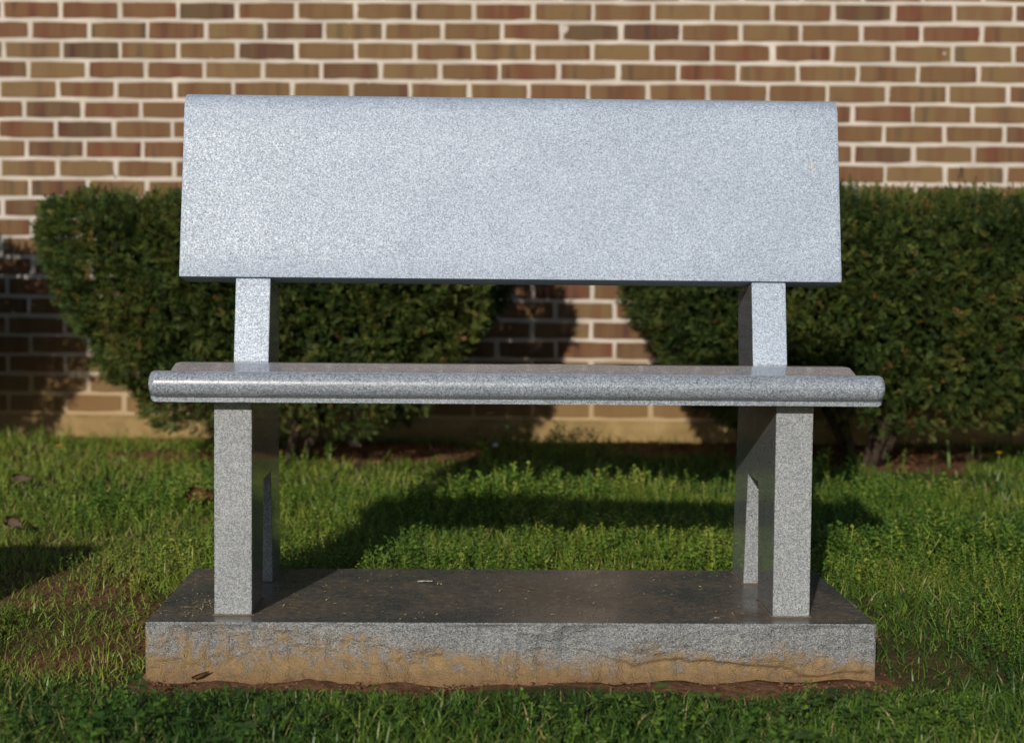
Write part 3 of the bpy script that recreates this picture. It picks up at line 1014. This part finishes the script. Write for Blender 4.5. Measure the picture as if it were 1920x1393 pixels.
def flakes(name, mat, x, y, z, ls, ws, seed, curl=.2):
    r = np.random.default_rng(seed); n = len(x)
    a = r.uniform(0, 6.283, n); d = np.stack([np.cos(a), np.sin(a), r.normal(0, curl, n)], -1)
    s = np.stack([-np.sin(a), np.cos(a), r.normal(0, curl, n)], -1)
    P = np.stack([x, y, z], -1)
    V = np.stack([P - d * ls[:, None] / 2, P + s * ws[:, None] / 2 + [0, 0, .001], P + d * ls[:, None] / 2, P - s * ws[:, None] / 2 + [0, 0, .001]], 1)
    F = np.arange(n * 4).reshape(-1, 4)
    return link_mesh(name, np_mesh(name, V.reshape(-1, 3), [F]), mat)
n = 1100
x = rng.uniform(-.60, .60, n); y = rng.uniform(.012, .50, n)
k = ~(((x > -.515) & (x < -.43)) | ((x > .435) & (x < .52))) & (rng.random(n) < np.where(x < -.5, 1.0, .45))
x, y = x[k], y[k]
m_ = 70
x = np.concatenate([x, rng.normal(-.545, .022, m_)]); y = np.concatenate([y, rng.normal(.13, .05, m_)])
k = (x > -.605) & ~((x > -.51) & (x < -.435)) & (y > .005) & (y < .5)
x, y = x[k], y[k]
cl = flakes('grass_clippings', M_STRAW, x, y, np.full(len(x), BH + .0022), rng.gamma(1.6, .0024, len(x)) + .003, rng.uniform(.0012, .0030, len(x)), 6, .18)
tag(cl, 'dry grass clippings scattered on the dark base slab', 'clippings', None, 'stuff')
n = 1500
x = rng.uniform(-1.6, 1.9, n); y = rng.uniform(1.9, 2.95, n)
k = bare_f(x, y) > .35
x, y = x[k], y[k]
lit = flakes('leaf_litter', M_DEADLEAF, x, y, ground_h(x, y) + .006, rng.uniform(.012, .045, len(x)), rng.uniform(.008, .022, len(x)), 8, .35)
tag(lit, 'brown dead leaves and twigs lying under the shrubs', 'leaf litter', None, 'stuff')

# ------------------------------------------------------------------ single small things
def leaf_thing(name, label, cat, loc, L, Wd_, mat, rz, curl=.3, tilt=(0, 0)):
    bm = bmesh.new(); nL, nW = 7, 4; r = random.Random(int(abs(loc[0]) * 1e4))
    g_ = []
    for i in range(nL + 1):
        t = i / nL; w = Wd_ * math.sin(math.pi * min(1, .06 + .94 * t) ** .8) * r.uniform(.8, 1.15)
        g_.append([bm.verts.new(((t - .5) * L, (j / nW - .5) * w, curl * L * ((j / nW - .5) ** 2 * 2.2 + (t - .5) ** 2 * .8) + r.uniform(0, .05) * L)) for j in range(nW + 1)])
    for i in range(nL):
        for j in range(nW): bm.faces.new((g_[i][j], g_[i + 1][j], g_[i + 1][j + 1], g_[i][j + 1])).smooth = True
    ext = bmesh.ops.solidify(bm, geom=bm.faces[:], thickness=.0012)
    o = from_bm(name, bm, mat)
    o.location = loc; o.rotation_euler = (tilt[0], tilt[1], rz)
    return tag(o, label, cat)
gh = lambda x, y: float(ground_h(np.array(x), np.array(y)))
leaf_thing('dead_leaf', 'curled reddish brown dead leaf in the grass left of the front leg', 'leaf', (-.722, 1.28, gh(-.722, 1.28) + .040), .075, .055, M_DEADLEAF, .4, .5, (.5, .1))
leaf_thing('dead_leaf', 'pale tan dead leaf in the grass at the far left edge', 'leaf', (-1.255, 1.70, gh(-1.255, 1.7) + .028), .050, .036, M_PALELEAF, .2, .4, (.5, 0))
leaf_thing('dead_leaf', 'greyish pink crumpled leaf beside the dark shadow at the left', 'leaf', (-1.092, 1.01, gh(-1.092, 1.01) + .030), .045, .034, M_PALELEAF, -.4, .6, (.6, .2))
leaf_thing('dead_leaf', 'dark brown narrow leaf leaning on the foot of the stone base', 'leaf', (-.515, -.018, .014), .030, .008, M_DEADLEAF, .25, .3, (.5, -.35))
leaf_thing('white_petal', 'pinkish white petal on the bare soil under the left shrub', 'petal', (-.428, 2.52, .135), .045, .032, M_WHITE, -.5, .4, (.6, .2))
leaf_thing('white_feather', 'small white feather lying on the dark base slab', 'feather', (-.155, .352, BH + .003), .028, .008, M_WHITE, .1, .1)
leaf_thing('white_fleck', 'tiny white petal at the front edge of the base slab', 'petal', (.347, .036, BH + .002), .010, .005, M_WHITE, .1, .1)
def pebble(loc, label):
    bm = bmesh.new(); bmesh.ops.create_icosphere(bm, subdivisions=2, radius=.011)
    for v in bm.verts: v.co *= random.uniform(.85, 1.15); v.co.z *= .7
    o = from_bm('pebble', bm, M_PEBBLE, None, True); o.location = loc
    tag(o, label, 'pebble')
pebble((.013, 2.57, .135), 'bluish white pebble in the shaded grass between the two shrubs')

def dandelion(loc, label, h=.045, r=.011):
    t = empty('dandelion', loc)
    tag(t, label, 'flower', 'dandelions in the lawn')
    bm = bmesh.new(); tube(bm, [(0, 0, 0), (.002, 0, h * .5), (.004, .001, h)], [.0016, .0014, .0013], 6)
    from_bm('stem', bm, M_STEM, t)
    bm = bmesh.new()
    for ring, (rr_, nn, up) in enumerate(((r, 16, .25), (r * .75, 12, .6), (r * .45, 8, 1.2))):
        for k in range(nn):
            a = k * 6.283 / nn + ring * .3
            d = Vector((math.cos(a), math.sin(a), up)).normalized(); s = Vector((-math.sin(a), math.cos(a), 0)) * r * .16
            p = Vector((.004, .001, h))
            bm.faces.new([bm.verts.new(p), bm.verts.new(p + d * rr_ * .7 + s), bm.verts.new(p + d * rr_), bm.verts.new(p + d * rr_ * .7 - s)])
    from_bm('flower_head', bm, M_YELLOW, t)
dandelion((1.538, 2.282, gh(1.538, 2.282)), 'bright yellow dandelion nearest the right edge of the picture', .055, .014)
dandelion((1.50, 2.42, gh(1.50, 2.42)), 'yellow dandelion in the grass under the right shrub by the pale weed stem', .075, .011)
dandelion((-1.297, 2.26, gh(-1.297, 2.26)), 'yellow dandelion in the grass at the far left near the wall', .055, .014)

def weed_stem(loc, h, label, lean, seed, leafy=12):
    t = empty('tall_weed', loc)
    tag(t, label, 'weed')
    r = random.Random(seed)
    pts = [(lean * h * s * s, .1 * h * s * s, h * s) for s in (0, .25, .5, .75, 1)]
    bm = bmesh.new(); tube(bm, pts, [.0052, .0046, .0040, .0032, .0015], 6)
    from_bm('stem', bm, M_STEM, t)
    bm = bmesh.new()
    for k in range(leafy):
        s = .25 + .75 * k / leafy; p = Vector((lean * h * s * s, .1 * h * s * s, h * s))
        a = k * 2.4; l = r.uniform(.018, .034)
        d = Vector((math.cos(a), math.sin(a), .5)).normalized(); q_ = Vector((-math.sin(a), math.cos(a), 0)) * l * .22
        bm.faces.new([bm.verts.new(p), bm.verts.new(p + d * l * .5 + q_), bm.verts.new(p + d * l), bm.verts.new(p + d * l * .5 - q_)])
    from_bm('leaves', bm, M_STEM, t)
weed_stem((1.395, 2.30, gh(1.395, 2.30) - .01), .155, 'pale green upright weed stem in front of the right shrub', -.12, 3, 14)
weed_stem((-.490, 2.30, gh(-.49, 2.30)), .09, 'short bright green weed under the left shrub just right of the left support', .05, 5, 10)
weed_stem((.055, 2.82, gh(.055, 2.82)), .10, 'green weed standing against the shaded footing between the shrubs', .05, 6, 10)

# a second memorial stone standing to the left of the frame, whose shadow reaches into the picture
stone = empty('memorial_stone', (-1.33, -.62, 0), 0)
tag(stone, 'upright grey granite memorial stone beyond the left edge of the picture', 'memorial stone')
bm = extrude_x([(-.06, -.05), (.06, -.05), (.06, .59), (.035, .62), (-.035, .62), (-.06, .59)], -.34, .06, .012, 3)
from_bm('tablet', bm, M_STEEL, stone)
